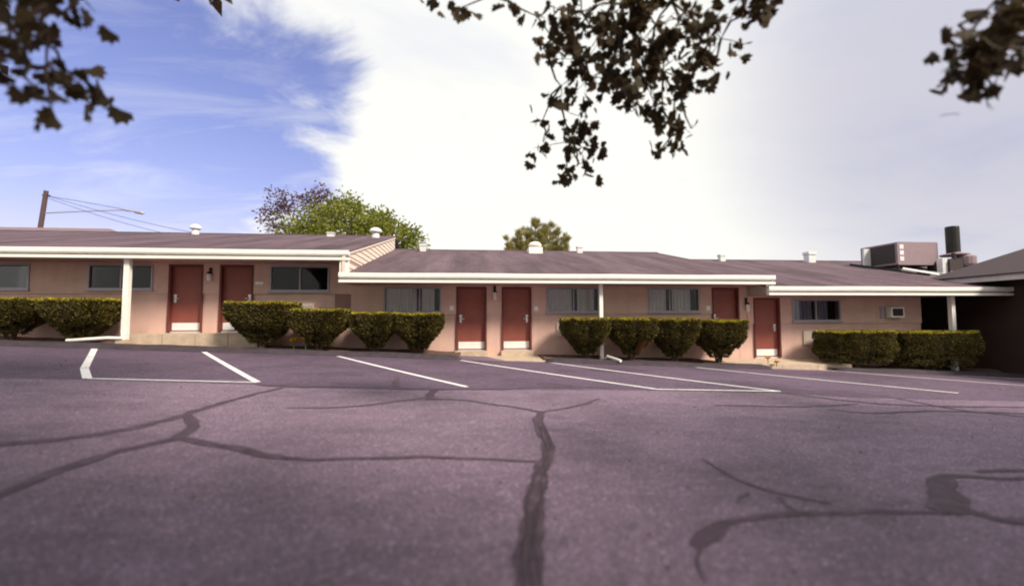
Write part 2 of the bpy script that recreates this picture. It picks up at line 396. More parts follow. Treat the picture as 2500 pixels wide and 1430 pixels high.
# tar filled cracks, connected runs
CR = [
 ([(1290, 1440), (1290, 1300), (1305, 1220), (1335, 1110), (1340, 1080), (1318, 1040), (1310, 1015), (1325, 1004)], [.17, .17, .15, .12, .13, .13, .13, .09]),
 ([(1325, 1006), (1260, 995), (1190, 985), (1160, 978), (1110, 975), (1052, 974)], [.06, .09, .09, .08, .08, .08]),
 ([(1325, 1006), (1390, 996), (1430, 986), (1450, 975), (1466, 974)], [.06, .06, .07, .06, .05]),
 ([(1052, 976), (1048, 966), (1058, 952)], [.16, .16, .14]),
 ([(1046, 970), (960, 982), (860, 993), (760, 998), (700, 996)], [.06, .06, .07, .06, .04]),
 ([(630, 938), (700, 945), (800, 945), (960, 949), (1100, 951), (1230, 950), (1330, 945), (1430, 944), (1500, 950)], [.10, .14, .12, .10, .10, .10, .09, .09, .06]),
 ([(960, 948), (972, 938), (958, 928), (975, 923)], [.16, .14, .12, .06]),
 ([(1310, 936), (1400, 942)], [.10, .08]),
 ([(690, 947), (620, 963), (540, 983), (480, 1003), (440, 1018), (360, 1037), (240, 1062), (100, 1078), (-60, 1090)], [.10, .10, .11, .13, .14, .15, .16, .16, .16]),
 ([(455, 1012), (478, 1028), (470, 1050), (420, 1072)], [.12, .13, .14, .13]),
 ([(420, 1072), (330, 1090), (220, 1120), (110, 1165), (0, 1210), (-60, 1230)], [.14, .13, .13, .13, .13, .13]),
 ([(430, 1070), (520, 1082), (600, 1100), (660, 1118), (720, 1123), (830, 1120), (960, 1118), (1080, 1116), (1200, 1122), (1310, 1126)], [.12, .11, .11, .11, .06, .06, .065, .06, .055, .04]),
 ([(1700, 1335), (1745, 1335), (1718, 1318), (1715, 1290), (1750, 1270), (1810, 1258), (1900, 1255), (2060, 1252), (2200, 1250), (2300, 1248)], [.08, .12, .13, .12, .08, .07, .065, .065, .065, .07]),
 ([(1712, 1120), (1745, 1138), (1775, 1160), (1805, 1175), (1830, 1196), (1880, 1205), (1960, 1214), (2030, 1228)], [.015, .025, .03, .03, .04, .04, .035, .02]),
 ([(1900, 1212), (1920, 1235), (1945, 1250)], [.02, .025, .03]),
 ([(1800, 1230), (1798, 1215), (1825, 1203)], [.012, .015, .02]),
 ([(2300, 1248), (2330, 1235), (2310, 1200), (2290, 1175), (2280, 1162), (2330, 1158), (2420, 1168), (2540, 1168)], [.16, .22, .22, .18, .14, .09, .08, .08]),
 ([(2340, 1240), (2440, 1268), (2560, 1280)], [.12, .12, .12]),
 ([(2385, 1152), (2450, 1150), (2560, 1144)], [.05, .07, .08]),
 ([(1905, 958), (1980, 968), (2060, 978), (2160, 987), (2300, 992), (2560, 995)], [.05, .08, .1, .1, .1, .1]),
 ([(1745, 990), (1850, 991), (1960, 994), (2060, 988), (2090, 986)], [.03, .06, .06, .08, .05]),
 ([(2020, 1000), (2110, 1010), (2220, 1005), (2300, 1003), (2560, 1012)], [.03, .07, .08, .08, .08]),
 ([(2040, 955), (2160, 967), (2240, 982), (2330, 1000), (2560, 1024)], [.03, .06, .06, .06, .06]),
 ([(1710, 1340), (1700, 1370), (1706, 1395), (1722, 1425)], [.03, .012, .012, .01]),
 ([(1960, 905), (2160, 925), (2300, 945)], [.03, .05, .04]),
]
for k, (pl, wd) in enumerate(CR):
    struct(ribbon('crack_sealant', [gp(*p) for p in pl], wd, .0055+.0004*(k % 6), M_TAR, None, 2, .022))
# trowel streaks along the broad seam
for off, ww in ((-8, .02), (4, .016), (10, .014)):
    pl = [(1290+off*2.2, 1436), (1290+off*2, 1300), (1305+off*1.6, 1220), (1335+off*.9, 1110), (1340+off*.7, 1080), (1318+off*.5, 1040)]
    struct(ribbon('crack_sealant', [gp(*p) for p in pl], [ww]*6, .0085, M_BERM, None, 2, .03))

# asphalt berm kerbs and planting bed
YB = 13.42
def berm(x0, x1, name='asphalt_kerb'):
    n = max(8, int((x1-x0)/.18)); prof = [(-.27, 0), (-.22, .07), (-.13, .125), (0, .145), (.13, .13), (.24, .08), (.34, .03)]
    v = []; f = []
    for i in range(n+1):
        x = x0+(x1-x0)*i/n
        e = min(1.0, min(i, n-i)*((x1-x0)/n)/.35); e = math.sin(e*PI/2)**.6 if e < 1 else 1.0
        wob = .025*math.sin(x*1.7)+.012*math.sin(x*5.1)
        for p, q in prof:
            v.append((x, YB+wob+p*(.35+.65*e), g(x, YB+p)-.01+q*e*(1+.10*math.sin(x*2.3+p*9))))
    k = len(prof)
    for i in range(n):
        for j in range(k-1): f.append((i*k+j, (i+1)*k+j, (i+1)*k+j+1, i*k+j+1))
    return struct(obj(name, v, f, M_BERM, None, True))
xg0, xg1 = X(1128, 875, 13.4), X(1328, 880, 13.4)
xg2, xg3 = X(1885, 885, 13.4), X(2040, 890, 13.4)
berm(-26, xg0); berm(xg1, xg2); berm(xg3, 18.8)
def bedz(x, y):
    return g(x, YB)+.085+.035*math.sin(x*3.1)*math.sin(y*4+x)+(.05 if y > 14.2 else 0)
for a, b in ((-26, xg0-.05), (xg1+.05, xg2-.1), (xg3, 18.9)):
    n = int((b-a)/.25)
    sheet('planting_bed', np.linspace(a, b, max(3, n)), np.linspace(YB+.1, 14.95, 8), bedz, M_SOIL)

# ------------------------------------------------------------------ motel
YF, YU = 14.90, 14.86           # lower wall face, projecting upper wall face
SL = .233                       # roof slope
YE, YR = 13.76, 22.8            # eave edge, ridge
def interval_minus(a, b, holes):
    out = []; c = a
    for h0, h1 in sorted(holes):
        if h0 > c: out.append((c, h0))
        c = max(c, h1)
    if c < b: out.append((c, b))
    return out

def door(root, px0, px1, zf, handle):
    x0, x1 = X(px0), X(px1)
    c = (x0+x1)/2; x0, x1 = c-.50, c+.50
    fr = MB().box(x0, x0+.055, 14.845, 15.06, zf, zf+2.08).box(x1-.055, x1, 14.845, 15.06, zf, zf+2.08).box(x0+.055, x1-.055, 14.845, 15.06, zf+2.02, zf+2.08)
    d = MB().box(x0+.055, x1-.055, 14.985, 15.03, zf+.012, zf+2.02).build('door', M_RED, root)
    fr.build('frame', M_REDF, d)
    MB().box(x0+.075, x1-.075, 14.979, 14.987, zf+.05, zf+.275, .012).build('kick_plate', M_KICK, d)
    hx = x0+.145 if handle == 'l' else x1-.145
    s = 1 if handle == 'l' else -1
    MB().box(hx-.035, hx+.035, 14.972, 14.986, zf+.90, zf+1.16, .015).box(hx-.05, hx+.05, 14.968, 14.973, zf+1.10, zf+1.15, .01) \
        .tube([(hx, 14.975, zf+1.03), (hx, 14.93, zf+1.03), (hx+s*.12, 14.925, zf+1.025)], .013, 8).tube([(hx, 14.975, zf+.95), (hx, 14.955, zf+.95)], .024, 10).build('handle', M_STEEL, d)
    MB().box(x0+.055, x1-.055, 14.93, 15.05, zf-.03, zf+.011).build('threshold', M_STEEL, d)
    return (x0, x1)

def curtain(win, x0, x1, z0, z1, y, material, folds=.13, tilt=0.0):
    n = max(12, int((x1-x0)/.012)); v = []; f = []
    ph = random.random()*6
    for i in range(n+1):
        x = x0+(x1-x0)*i/n
        for k, z in enumerate((z0, (z0+z1)/2, z1)):
            a = (1.15, 1.0, .55)[k]
            dy = .034*a*math.sin(2*PI*(x-x0)/folds+ph+.5*math.sin(x*7))+.008*math.sin(x*31+k)
            dx = tilt*(1-k/2)*((x-x0)/(x1-x0) if tilt > 0 else (x1-x)/(x1-x0))
            v.append((x+dx, y+dy, z))
    for i in range(n):
        for k in range(2): f.append((i*3+k, (i+1)*3+k, (i+1)*3+k+1, i*3+k+1))
    return obj('curtain', v, f, material, win, True)

def window(root, px0, px1, zf, z0, z1, cur=None, mull=.5, cm=None):
    x0, x1 = X(px0), X(px1); a, b = zf+z0, zf+z1
    fb = MB(); t = .045; y0, y1 = 14.83, 14.93
    fb.box(x0, x1, y0, y1, b-t, b).box(x0, x1, y0, y1, a, a+t).box(x0, x0+t, y0, y1, a+t, b-t).box(x1-t, x1, y0, y1, a+t, b-t)
    xm = x0+(x1-x0)*mull; fb.box(xm-.022, xm+.022, y0+.03, y1-.01, a+t, b-t)
    wn = fb.build('window', M_ALU, root)
    MB().box(x0-.03, x1+.03, 14.79, 14.85, a-.05, a-.002).build('sill', M_ALU, wn)
    MB().box(x0+t, xm-.022, 14.885, 14.89, a+t, b-t).build('pane', M_GLASS, wn)
    MB().box(xm+.022, x1-t, 14.895, 14.90, a+t, b-t).build('pane', M_GLASS, wn)
    for (p, q, tl) in (cur or []):
        curtain(wn, x0+t+(x1-x0-2*t)*p, x0+t+(x1-x0-2*t)*q, a+.02, b-.02, 14.965, cm or M_CURT, tilt=tl)
    return (x0, x1)

def roof_vent(root, px, py_base, wpx, hpx, zoff, kind):
    # the base pixel lies on the front roof slope (or on the ridge): walk along the ray to the roof plane
    d = ray(px, py_base); lo = None
    for Y in np.arange(14, YR+.01, .02):
        p = d*Y/d[1]; z = CZ+p[2]
        if z <= zoff+2.405+SL*(Y-YE): lo = Y; break
    Y = lo or YR-.05
    p = d*Y/d[1]; base = np.array([p[0], Y, zoff+2.405+SL*(Y-YE)])
    s = float(np.dot(base-np.array([0, 0, CZ]), cf))/F
    W, H = wpx*s, hpx*s
    if kind == 'mushroom':
        v = MB().lathe([(W*.42, -.12), (W*.36, .02), (W*.34, H*.55)], base, 16).build('roof_vent', M_GALV, root, True)
        MB().lathe([(W*.34, H*.5), (W*.56, H*.56), (W*.58, H*.66), (W*.46, H*.86), (W*.2, H)], base, 18).build('cap', M_WHITE, v, True)
    elif kind == 'fan':
        v = MB().box(base[0]-W*.5, base[0]+W*.5, base[1]-W*.5, base[1]+W*.5, base[2]-.18, base[2]+H*.42).build('roof_vent', M_WHITE, root)
        MB().lathe([(W*.32, H*.42), (W*.32, H*.55), (W*.50, H*.56), (W*.48, H*.72), (W*.34, H*.92), (W*.1, H)], base, 18).build('cap', M_WHITE, v, True)
    else:
        v = MB().box(base[0]-W*.42, base[0]+W*.42, base[1]-W*.42, base[1]+W*.42, base[2]-.15, base[2]+H*.7).build('roof_vent', M_GALV, root)
        MB().box(base[0]-W*.5, base[0]+W*.5, base[1]-W*.5, base[1]+W*.5, base[2]+H*.72, base[2]+H, .01).build('cap', M_GALV, v)

GUT = [(-.130, .155), (-.138, .148), (-.138, .045), (-.128, .018), (-.105, 0), (0, 0), (0, .155), (-.012, .155), (-.012, .02), (-.10, .02), (-.118, .035), (-.125, .06), (-.125, .155)]
def block(label, x0, x1, zf, gx0, gx1, doors, windows, wx1=None):
    """one stepped block: floor level zf, wall from x0 to x1, eaves from gx0 to gx1"""
    root = empty('motel_block', ((x0+x1)/2, YF, zf-.2), label, 'motel', 'stepped blocks of the motel')
    wx1 = wx1 or x1
    do = [door(root, *d[:2], zf, d[2]) for d in doors]
    wi = []
    for wdw in windows: wi.append((*window(root, wdw[0], wdw[1], zf, wdw[2], wdw[3], wdw[4], wdw[5], wdw[6]), wdw[2]))
    ZS = zf+1.17
    lo, up = MB(), MB()
    small = [q for q in wi if q[2] < 1.17]
    for a, b in interval_minus(x0, wx1, do): lo.box(a, b, YF, YF+.2, zf-.95, ZS)
    for a, b in do: lo.box(a, b, YF+.005, YF+.2, zf-.95, zf-.031)
    for a, b in interval_minus(x0, wx1, do+[q[:2] for q in wi]): up.box(a, b, YU, YF+.2, ZS, zf+2.14)
    for a, b, zz in wi:
        up.box(a, b, YU, YF+.2, ZS, zf+zz-.001)
        top = [q[3] for q in windows if abs(X(q[0])-a) < .01][0]
        up.box(a, b, YU, YF+.2, zf+top+.001, zf+2.14)
    for a, b in do: up.box(a, b, YU, YF+.2, zf+2.081, zf+2.14)
    lo.box(x0, x0+.2, YF+.2, 30.6, zf-.95, zf+2.14).box(wx1-.2, wx1, YF+.2, 30.6, zf-.95, zf+2.14).box(x0+.2, wx1-.2, 30.4, 30.6, zf-.95, zf+2.14)
    lo.build('wall', M_WALL, root); up.build('upper_wall', M_WALL, root)
    MB().box(x0+.21, wx1-.21, 16.6, 16.65, zf-.1, zf+2.13).build('dark_backing', M_DARK, root)  # near-black backing sheet stands for the unlit depth of the rooms
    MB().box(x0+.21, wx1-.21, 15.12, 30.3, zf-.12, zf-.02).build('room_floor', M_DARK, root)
    MB().box(gx0+.02, gx1-.02, 13.90, 30.9, zf+2.145, zf+2.17).build('soffit', M_SOFF, root)
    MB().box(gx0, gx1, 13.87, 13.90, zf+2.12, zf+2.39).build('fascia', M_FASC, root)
    MB().box(gx0, gx1, 13.745, 13.868, zf+2.118, zf+2.196).build('trim_board', M_WHITE, root)
    gu = MB(); n = 10                               # gutter, very slightly wavy
    zs = [zf+2.252+.006*math.sin(i*1.9+x0) for i in range(n+1)]
    for i in range(n):
        xa, xb = gx0+(gx1-gx0)*i/n, gx0+(gx1-gx0)*(i+1)/n; k = len(GUT)
        gu.add([(xa, 13.868+p, zs[i]+q) for p, q in GUT]+[(xb, 13.868+p, zs[i+1]+q) for p, q in GUT], [(j, (j+1) % k, (j+1) % k+k, j+k) for j in range(k)])
    gu.add([(gx0, 13.868+p, zs[0]+q) for p, q in GUT[:7]], [tuple(range(6, -1, -1))]).add([(gx1, 13.868+p, zs[-1]+q) for p, q in GUT[:7]], [tuple(range(7))])
    gu.build('gutter', M_WHITE, root)
    ez = zf+2.365; rz = ez+SL*(YR-YE); t = .04
    rf = MB().prism([(YE, ez), (YR, rz), (2*YR-YE, ez), (2*YR-YE, ez+t), (YR, rz+t), (YE, ez+t)], gx0, gx1, 'x')
    ro = rf.build('roof', M_ROOF, root)
    MB().prism([(YR-.15, rz+t-.15*SL+.004), (YR, rz+t+.012), (YR+.15, rz+t-.15*SL+.004), (YR+.15, rz+t-.15*SL+.02), (YR, rz+t+.03), (YR-.15, rz+t-.15*SL+.02)], gx0, gx1, 'x').build('ridge_cap', M_ROOF, ro)
    # gable triangles under the roof
    for xg in (x0+.02, x1-.22):
        MB().prism([(YF, zf+2.172), (30.6, zf+2.172), (30.6, ez+SL*(2*YR-YE-30.6)-.005), (YR, rz-.005), (YF, ez+SL*(YF-YE)-.005)], xg, xg+.2, 'x').build('gable', M_SIDE, root)
    return root

ZL, ZC, ZR = .66, 0.0, -.355
GX = -3.43
BL = block('long left motel block, highest of the stepped blocks, with dark windows', -24.5, -3.65, ZL, -25, GX,
    [(411, 494, 'l'), (535, 618, 'r')],
    [(-150, 70, 1.30, 2.06, [], .5, None), (213, 372, 1.30, 2.06, [], .5, None), (658, 803, 1.26, 2.06, [], .5, None)])
BC = block('middle motel block with curtained windows and three red brown doors', -3.65, 9.85, ZC, -3.72, 10.14,
    [(1113, 1189, 'l'), (1224, 1298, 'r'), (1737, 1804, 'l')],
    [(937, 1077, 1.24, 2.06, [(0.0, .57, .0), (.66, .90, 0.0)], .62, M_CURT), (1333, 1462, 1.24, 2.06, [(.0, .49, 0), (.60, .94, 0)], .52, M_CURT),
     (1582, 1707, 1.24, 2.06, [(.0, .36, 0), (.49, .86, 0)], .42, M_CURT)])
BR = block('lowest motel block at the right, under the rooftop air handler', 9.85, 26.0, ZR, 9.90, 26.0,
    [(1838, 1903, 'r')],
    [(1932, 2050, 1.26, 2.02, [(0, .46, 0), (.5, .8, 0)], .5, M_CURTD)], wx1=X(2247))
# shortened front eave of the right block: it dies into the side wing
# clapboards of the left block's exposed end
def zroof(y, zoff): return zoff+2.405+SL*(min(y, 2*YR-y)-YE)
step = .185; k = 0
zb = ZC+2.40
while zb < zroof(YR, ZL):
    z0, z1 = zb, zb+step
    def y_on(z, zoff): return YE+(z-zoff-2.405)/SL
    # outline of the strip between both roof planes for this board
    pts = [(max(13.9, y_on(z0, ZL-.05)), z0), (min(YR+.05, y_on(z0, ZC)), z0), (min(YR+.05, y_on(z1, ZC)), z1), (max(13.9, y_on(z1, ZL-.05)), z1)]
    if pts[0][0] < YR and pts[3][0] < YR+1.2:
        pts[3] = (min(pts[3][0], YR), pts[3][1])
        n = 4
        xo = [GX-.040, GX-.040, GX-.064, GX-.064]
        v = [(xo[i], *pts[i]) for i in range(4)] + [(GX-.10, *pts[i]) for i in range(4)]
        obj('clapboard', v, [(0, 1, 2, 3), (7, 6, 5, 4), (0, 4, 5, 1), (1, 5, 6, 2), (2, 6, 7, 3), (3, 7, 4, 0)], M_SIDE, BL)
    zb += step-.006
MB().prism([(YE, ZL+2.36), (YR, ZL+2.36+SL*(YR-YE)), (YR, ZC+2.36+SL*(YR-YE)), (YE, ZC+2.36)], GX-.2, GX-.11, 'x').build('gable_sheathing', M_SIDE, BL)
MB().prism([(YE-.01, ZL+2.28), (YR, ZL+2.28+SL*(YR-YE)), (YR, ZL+2.37+SL*(YR-YE)), (YE-.01, ZL+2.37)], GX-.039, GX-.012, 'x').build('rake_board', M_SIDE, BL)
MB().box(-3.71, GX-.002, 13.80, 13.843, ZC+2.40, ZL+2.20).build('end_board', M_WHITE, BL)
MB().box(-3.71, GX-.105, 13.905, 14.85, ZC+2.42, ZL+2.14).build('eave_return', M_FASC, BL)
MB().box(X(818), X(857), YU-.012, YU+.01, ZL+.72, ZL+1.16).build('painted_patch', M_WALLD, BL)
MB().box(9.86, 10.12, 13.80, 13.843, ZR+2.40, ZC+2.115).build('end_board', M_WHITE, BC)
MB().box(9.93, 9.99, 13.91, 14.85, ZR+2.175, ZC+2.14).build('eave_return', M_FASC, BC)

for px, py, wp, hp, zo, kd, b in [(477, 572, 22, 24, ZL, 'mushroom', BL), (917, 580, 26, 24, ZL, 'mushroom', BL), (808, 577, 18, 9, ZL, 'box', BL),
        (1033, 613, 16, 17, ZC, 'box', BC), (1306, 617, 33, 27, ZC, 'fan', BC), (1415, 617, 15, 16, ZC, 'box', BC),
        (1762, 637, 15, 16, ZR, 'box', BR), (1977, 640, 21, 25, ZR, 'box', BR)]:
    roof_vent(b, px, py, wp, hp, zo, kd)

# porch posts with downspouts
def post(root, px, y, ztop, zbot, wdt, spout=None):
    x = X(px, 690, y)
    p = MB().bbox(x-wdt/2, x+wdt/2, y-wdt/2, y+wdt/2, zbot, ztop, .012).build('porch_post', M_WHITE, root)
    if spout:
        MB().tube([(x, y-wdt/2-.03, zbot+.30), (x, y-wdt/2-.04, zbot+.16), *spout], .045, 8).build('downspout_foot', M_WHITE, p)
    return x
xp = X(306, 700, 13.96)
post(BL, 311, 13.96, ZL+2.118, g(-9.7, 13.9)+.08, .14, [(xp-.25, 13.78, .53), (xp-1.25, 13.70, .47)])
MB().box(xp-.12, xp+.12, 13.84, 14.08, g(-9.7, 13.9)-.1, g(-9.7, 13.9)+.2).build('post_footing', M_CONC, BL)
xc = X(1468, 720, 13.96)
post(BC, 1466, 14.12, ZC+2.118, g(4.3, 13.9)-.1, .115, [(xc+.1, 13.75, g(xc, 13.5)+.20), (X(1512, 875, 13.3), 13.18, g(4.9, 13.2)+.14)])
xr = X(2322, 760, 13.96)
post(BR, 2319, 14.12, ZR+2.118, g(16.8, 13.9)-.1, .14)

# ------------------------------------------------------------------ walkways
def slab(name, boxes, material=M_CONC):
    r = struct(empty(name, (boxes[0][0], boxes[0][2], boxes[0][4])))
    for b in boxes:
        x0, x1, y0, y1, zb, z0, z1 = b
        v = [(x0, y0, zb), (x1, y0, zb), (x1, y1, zb), (x0, y1, zb), (x0, y0, z0), (x1, y0, z0), (x1, y1, z1), (x0, y1, z1)]
        obj('concrete_slab', v, [(3, 2, 1, 0), (4, 5, 6, 7), (0, 1, 5, 4), (1, 2, 6, 5), (2, 3, 7, 6), (3, 0, 4, 7)], material, r)
    return r
bx = [X(1092, 870, 14), X(1172, 870, 14), X(1290, 870, 14), X(1372, 870, 14)]
slab('walkway', [(bx[i]+.008, bx[i+1]-.008, 13.45, 14.895, -.7, -.205-.02*i, -.165-.008*i) for i in range(3)])
for p0, p1 in ((1113, 1189), (1224, 1298)):
    c = (X(p0)+X(p1))/2
    slab('door_step', [(c-.53, c+.53, 14.68, 14.896, -.3, -.018, -.012)])
bx = [X(p, 820, 14.2) for p in (318, 400, 480, 560, 640)]
slab('walkway', [(bx[i]+.008, bx[i+1]-.008, 14.12, 14.895, 0, ZL-.045, ZL-.035) for i in range(4)])
bx = [X(p, 875, 14.2) for p in (1715, 1800, 1885, 1970, 2050)]
slab('walkway', [(bx[i]+.008, bx[i+1]-.008, 13.72, 14.895, -1.1, ZR-.10-.02*i, ZR-.04) for i in range(4)])

# ------------------------------------------------------------------ fittings on the wall
def lantern(px, py0, py1, label):
    a = at(px, py0, YU-.06); b = at(px, py1, YU-.06)
    x, z0, z1 = float(a[0]), float(b[2]), float(a[2]); h = z1-z0
    r = empty('wall_lantern', (x, YU, z0), label, 'lamp', 'lanterns beside the room doors')
    MB().box(x-.04, x+.04, YU-.02, YU-.001, z0+h*.45, z1).build('back_plate', M_BLACK, r)
    MB().tube([(x, YU-.01, z1-.04), (x, YU-.07, z1-.02), (x, YU-.10, z1-.08)], .012, 6).lathe([(.075, -.0), (.06, .04), (.02, .07)], (x, YU-.10, z0+h*.52), 12).build('bracket', M_BLACK, r)
    MB().lathe([(.045, 0), (.058, .02), (.062, h*.5), (.05, h*.52)], (x, YU-.10, z0), 14).build('glass_shade', M_FROST, r, True)
lantern(513, 653, 685, 'wall lantern between the two red doors of the left block')
lantern(1208, 697, 732, 'wall lantern between the two doors of the middle block')
lantern(1823, 727, 760, 'wall lantern left of the right block door, beside the eave step')
def plaque(px, py, wpx, hpx, label):
    p = at(px, py, YU); s = float(np.dot(p-np.array([0, 0, CZ]), cf))/F
    o = MB().bbox(p[0]-wpx*s/2, p[0]+wpx*s/2, YU-.016, YU-.001, p[2]-hpx*s/2, p[2]+hpx*s/2, .008).build('room_plaque', M_KICK)
    o.data.transform(Matrix.Translation((-p[0], -p[1], -p[2]))); o.location = V3(p)
    tag(o, label, 'sign', 'room number plaques')
plaque(633, 691, 18, 7, 'wide pale plaque right of the left block doors')
plaque(1103, 752, 10, 11, 'square pale plaque between curtained window and the first middle door')
plaque(1309, 753, 10, 11, 'square pale plaque right of the second middle door')
plaque(1729, 752, 10, 11, 'square pale plaque left of the third middle door, above the shrubs')
def ac_panel(px0, px1, py0, py1, label):
    a = at(px0, py0, YF); b = at(px1, py1, YF); x0, x1, z0, z1 = a[0], b[0], b[2], a[2]
    r = empty('air_conditioner', ((x0+x1)/2, YF, z0), label, 'air conditioner', 'through wall air conditioners')
    MB().box(x0, x1, YF-.05, YF-.001, z0, z1).build('casing', M_SIDE, r)
    n = 6
    for i in range(n):
        zz = z0+.05+(z1-z0-.1)*i/n
        MB().box(x0+.05, x1-.05, YF-.064, YF-.0505, zz, zz+(z1-z0-.1)/n*.55).build('louvre', M_SIDE, r)
ac_panel(716, 768, 740, 770, 'cream air conditioner panel above the hedge under the left block window')
ac_panel(1359, 1440, 787, 819, 'cream air conditioner panel half hidden behind the four shrub row')
ac_panel(1960, 2044, 808, 840, 'cream air conditioner panel under the right block window')
a = at(2147, 748, YU); b = at(2197, 777, YU)
r = empty('wall_unit', ((a[0]+b[0])/2, YU, b[2]), 'small square white framed wall unit near the right end post', 'air conditioner')
x0, x1, z0, z1 = a[0], b[0], b[2], a[2]
MB().box(x0, x0+.09, YU-.03, YU-.001, z0, z1).box(x1-.62, x1, YU-.03, YU-.001, z0, z1).build('mounting_board', M_ALU, r)
MB().box(x1-.56, x1-.04, YU-.22, YU-.031, z0+.03, z1-.03).build('casing', M_WHITE, r)
MB().box(x1-.50, x1-.10, YU-.232, YU-.221, z0+.09, z1-.08).build('grille', M_UNITD, r)

# ------------------------------------------------------------------ side wing on the right, rear building
wg = empty('side_wing', (20, 12, -1), 'dark side wing with low shingle roof, at the right edge', 'building')
wx, wy0, wy1 = 19.0, 5.5, 16.0
WE, WR = 18.15, 24.0; wez = 2.42; wrz = 4.12; s2 = (wrz-wez)/(WR-WE)
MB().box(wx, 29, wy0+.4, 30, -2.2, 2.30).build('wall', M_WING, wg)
MB().box(WE+.03, wx-.002, wy0, wy1, wez-.06, wez-.03).build('soffit', M_SOFF, wg)
MB().box(WE, WE+.028, wy0, wy1, wez-.16, wez+.02).build('fascia', M_FASC, wg)
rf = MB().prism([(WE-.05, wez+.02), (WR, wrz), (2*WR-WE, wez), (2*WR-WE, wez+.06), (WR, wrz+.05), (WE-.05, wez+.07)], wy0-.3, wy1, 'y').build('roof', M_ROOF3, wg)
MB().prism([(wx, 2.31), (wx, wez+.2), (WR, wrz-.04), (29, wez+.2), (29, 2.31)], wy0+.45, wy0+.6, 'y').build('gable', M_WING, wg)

rb = empty('rear_building', (-26, 36, -1), 'pink brown hip roofed building rising behind the left block roof', 'building')
p0 = at(0, 548, 35); p1 = at(236, 550, 35); p2 = at(270, 568, 33)
rz = float(p1[2]); xe = float(p1[0]); hx = 2.2
MB().box(-44, xe+hx-.5, 32.6, 40, -1.5, rz-1.15).build('wall', M_WALL, rb)
v = [(-45, 32, rz-1.2), (xe+hx, 32, rz-1.2), (xe+hx, 40.5, rz-1.2), (-45, 40.5, rz-1.2), (-45, 36.2, rz), (xe, 36.2, rz)]
obj('roof', v, [(0, 1, 5, 4), (1, 2, 5), (2, 3, 4, 5), (3, 0, 4), (3, 2, 1, 0)], M_ROOF2, rb)

# ------------------------------------------------------------------ rooftop units
def roofz(x, y): return max(ZR+2.405+SL*(y-YE), wez+.06+s2*(x-WE) if y < wy1 else -9)
YA = 18.3
a = at(2190, 590, YA); b = at(2292, 647, YA); x0, x1, z0, z1 = a[0], b[0], b[2], a[2]; ya = YA+1.9
r = empty('rooftop_air_handler', ((x0+x1)/2, YA, z0), 'boxy rooftop air handler on skids above the right block', 'air conditioner')
MB().bbox(x0, x1, YA, ya, z0, z1, .03).build('casing', M_UNIT, r)
MB().box(x0-.012, x0-.001, YA+.12, ya-.12, z0+.10, z1-.08).build('side_shade_sheet', M_UNITD, r)  # dark sheet paints the shade on the left face of the casing
MB().box(x0-.35, x0-.013, ya-.55, ya-.45, z0+.05, z1-.12).build('rain_hood', M_GALV, r)
for i in range(3):
    zz = z0+.18+i*.27
    MB().box(x0+.10, x0+.30, YA-.012, YA-.001, zz, zz+.2).build('access_panel', M_GALV, r)
MB().box(x0+.5, x0+1.15, YA+.4, YA+1.4, z1, z1+.06, .02).build('top_cover', M_UNIT, r)
for xx in (x0-.3, x0+.55, x1-.15):
    pr = [(YA-1.6, roofz(xx, YA-1.6)-.02), (ya+.3, roofz(xx, ya+.3)-.02), (ya+.3, roofz(xx, ya+.3)+.10), (YA-1.6, roofz(xx, YA-1.6)+.10)]
    MB().prism(pr, xx-.05, xx+.05, 'x').build('skid', M_GALV if xx > x0 else M_BLACK, r)
for xx in (x0+.1, x1-.1):
    for yy in (YA+.1, ya-.1):
        MB().box(xx-.04, xx+.04, yy-.04, yy+.04, roofz(xx, yy)-.03, z0).build('support_leg', M_BLACK, r)
YV = 17.9
a = at(2324, 551, YV); b = at(2351, 617, YV)
vx0, vx1, vz0, vz1 = a[0], b[0], b[2], a[2]; vc = (vx0+vx1)/2
r = empty('exhaust_stack', (vc, YV, roofz(vc, YV)), 'tall dark exhaust stack with fan housing beside the air handler', 'exhaust stack')
MB().lathe([(.24, 0), (.25, .05), (.25, vz1-vz0-.05), (.235, vz1-vz0)], (vc, YV+.2, vz0), 16).build('stack', M_BLACK, r)
MB().lathe([(.50, -.12), (.52, -.06), (.30, .0), (.26, .04)], (vc+.05, YV+.2, vz0), 16).build('flange', M_UNIT, r)
fz = roofz(vc, YV)
MB().bbox(vc-.75, vc+.55, YV-.25, YV+.75, fz-.1, vz0-.30, .1).build('fan_housing', M_UNITD, r)
MB().lathe([(.30, 0), (.34, .1), (.34, .42), (.25, .5)], (vc+.25, YV-.1, vz0-.62), 14).build('motor', M_UNIT, r)
MB().tube([(vc-.5, YV-.2, vz0-.35), (vc-.5, YV-.2, vz0-.05)], .07, 8).build('conduit', M_BLACK, r)
MB().box(vc-1.0, vc-.76, YV-.15, YV+.1, fz-.05, vz0-.28).build('switch_box', M_GALV, r)
MB().tube([at(2203, 657, YV-.4), at(2292, 672, YV-1.1)], .08, 8).build('duct_pipe', M_GALV, r)

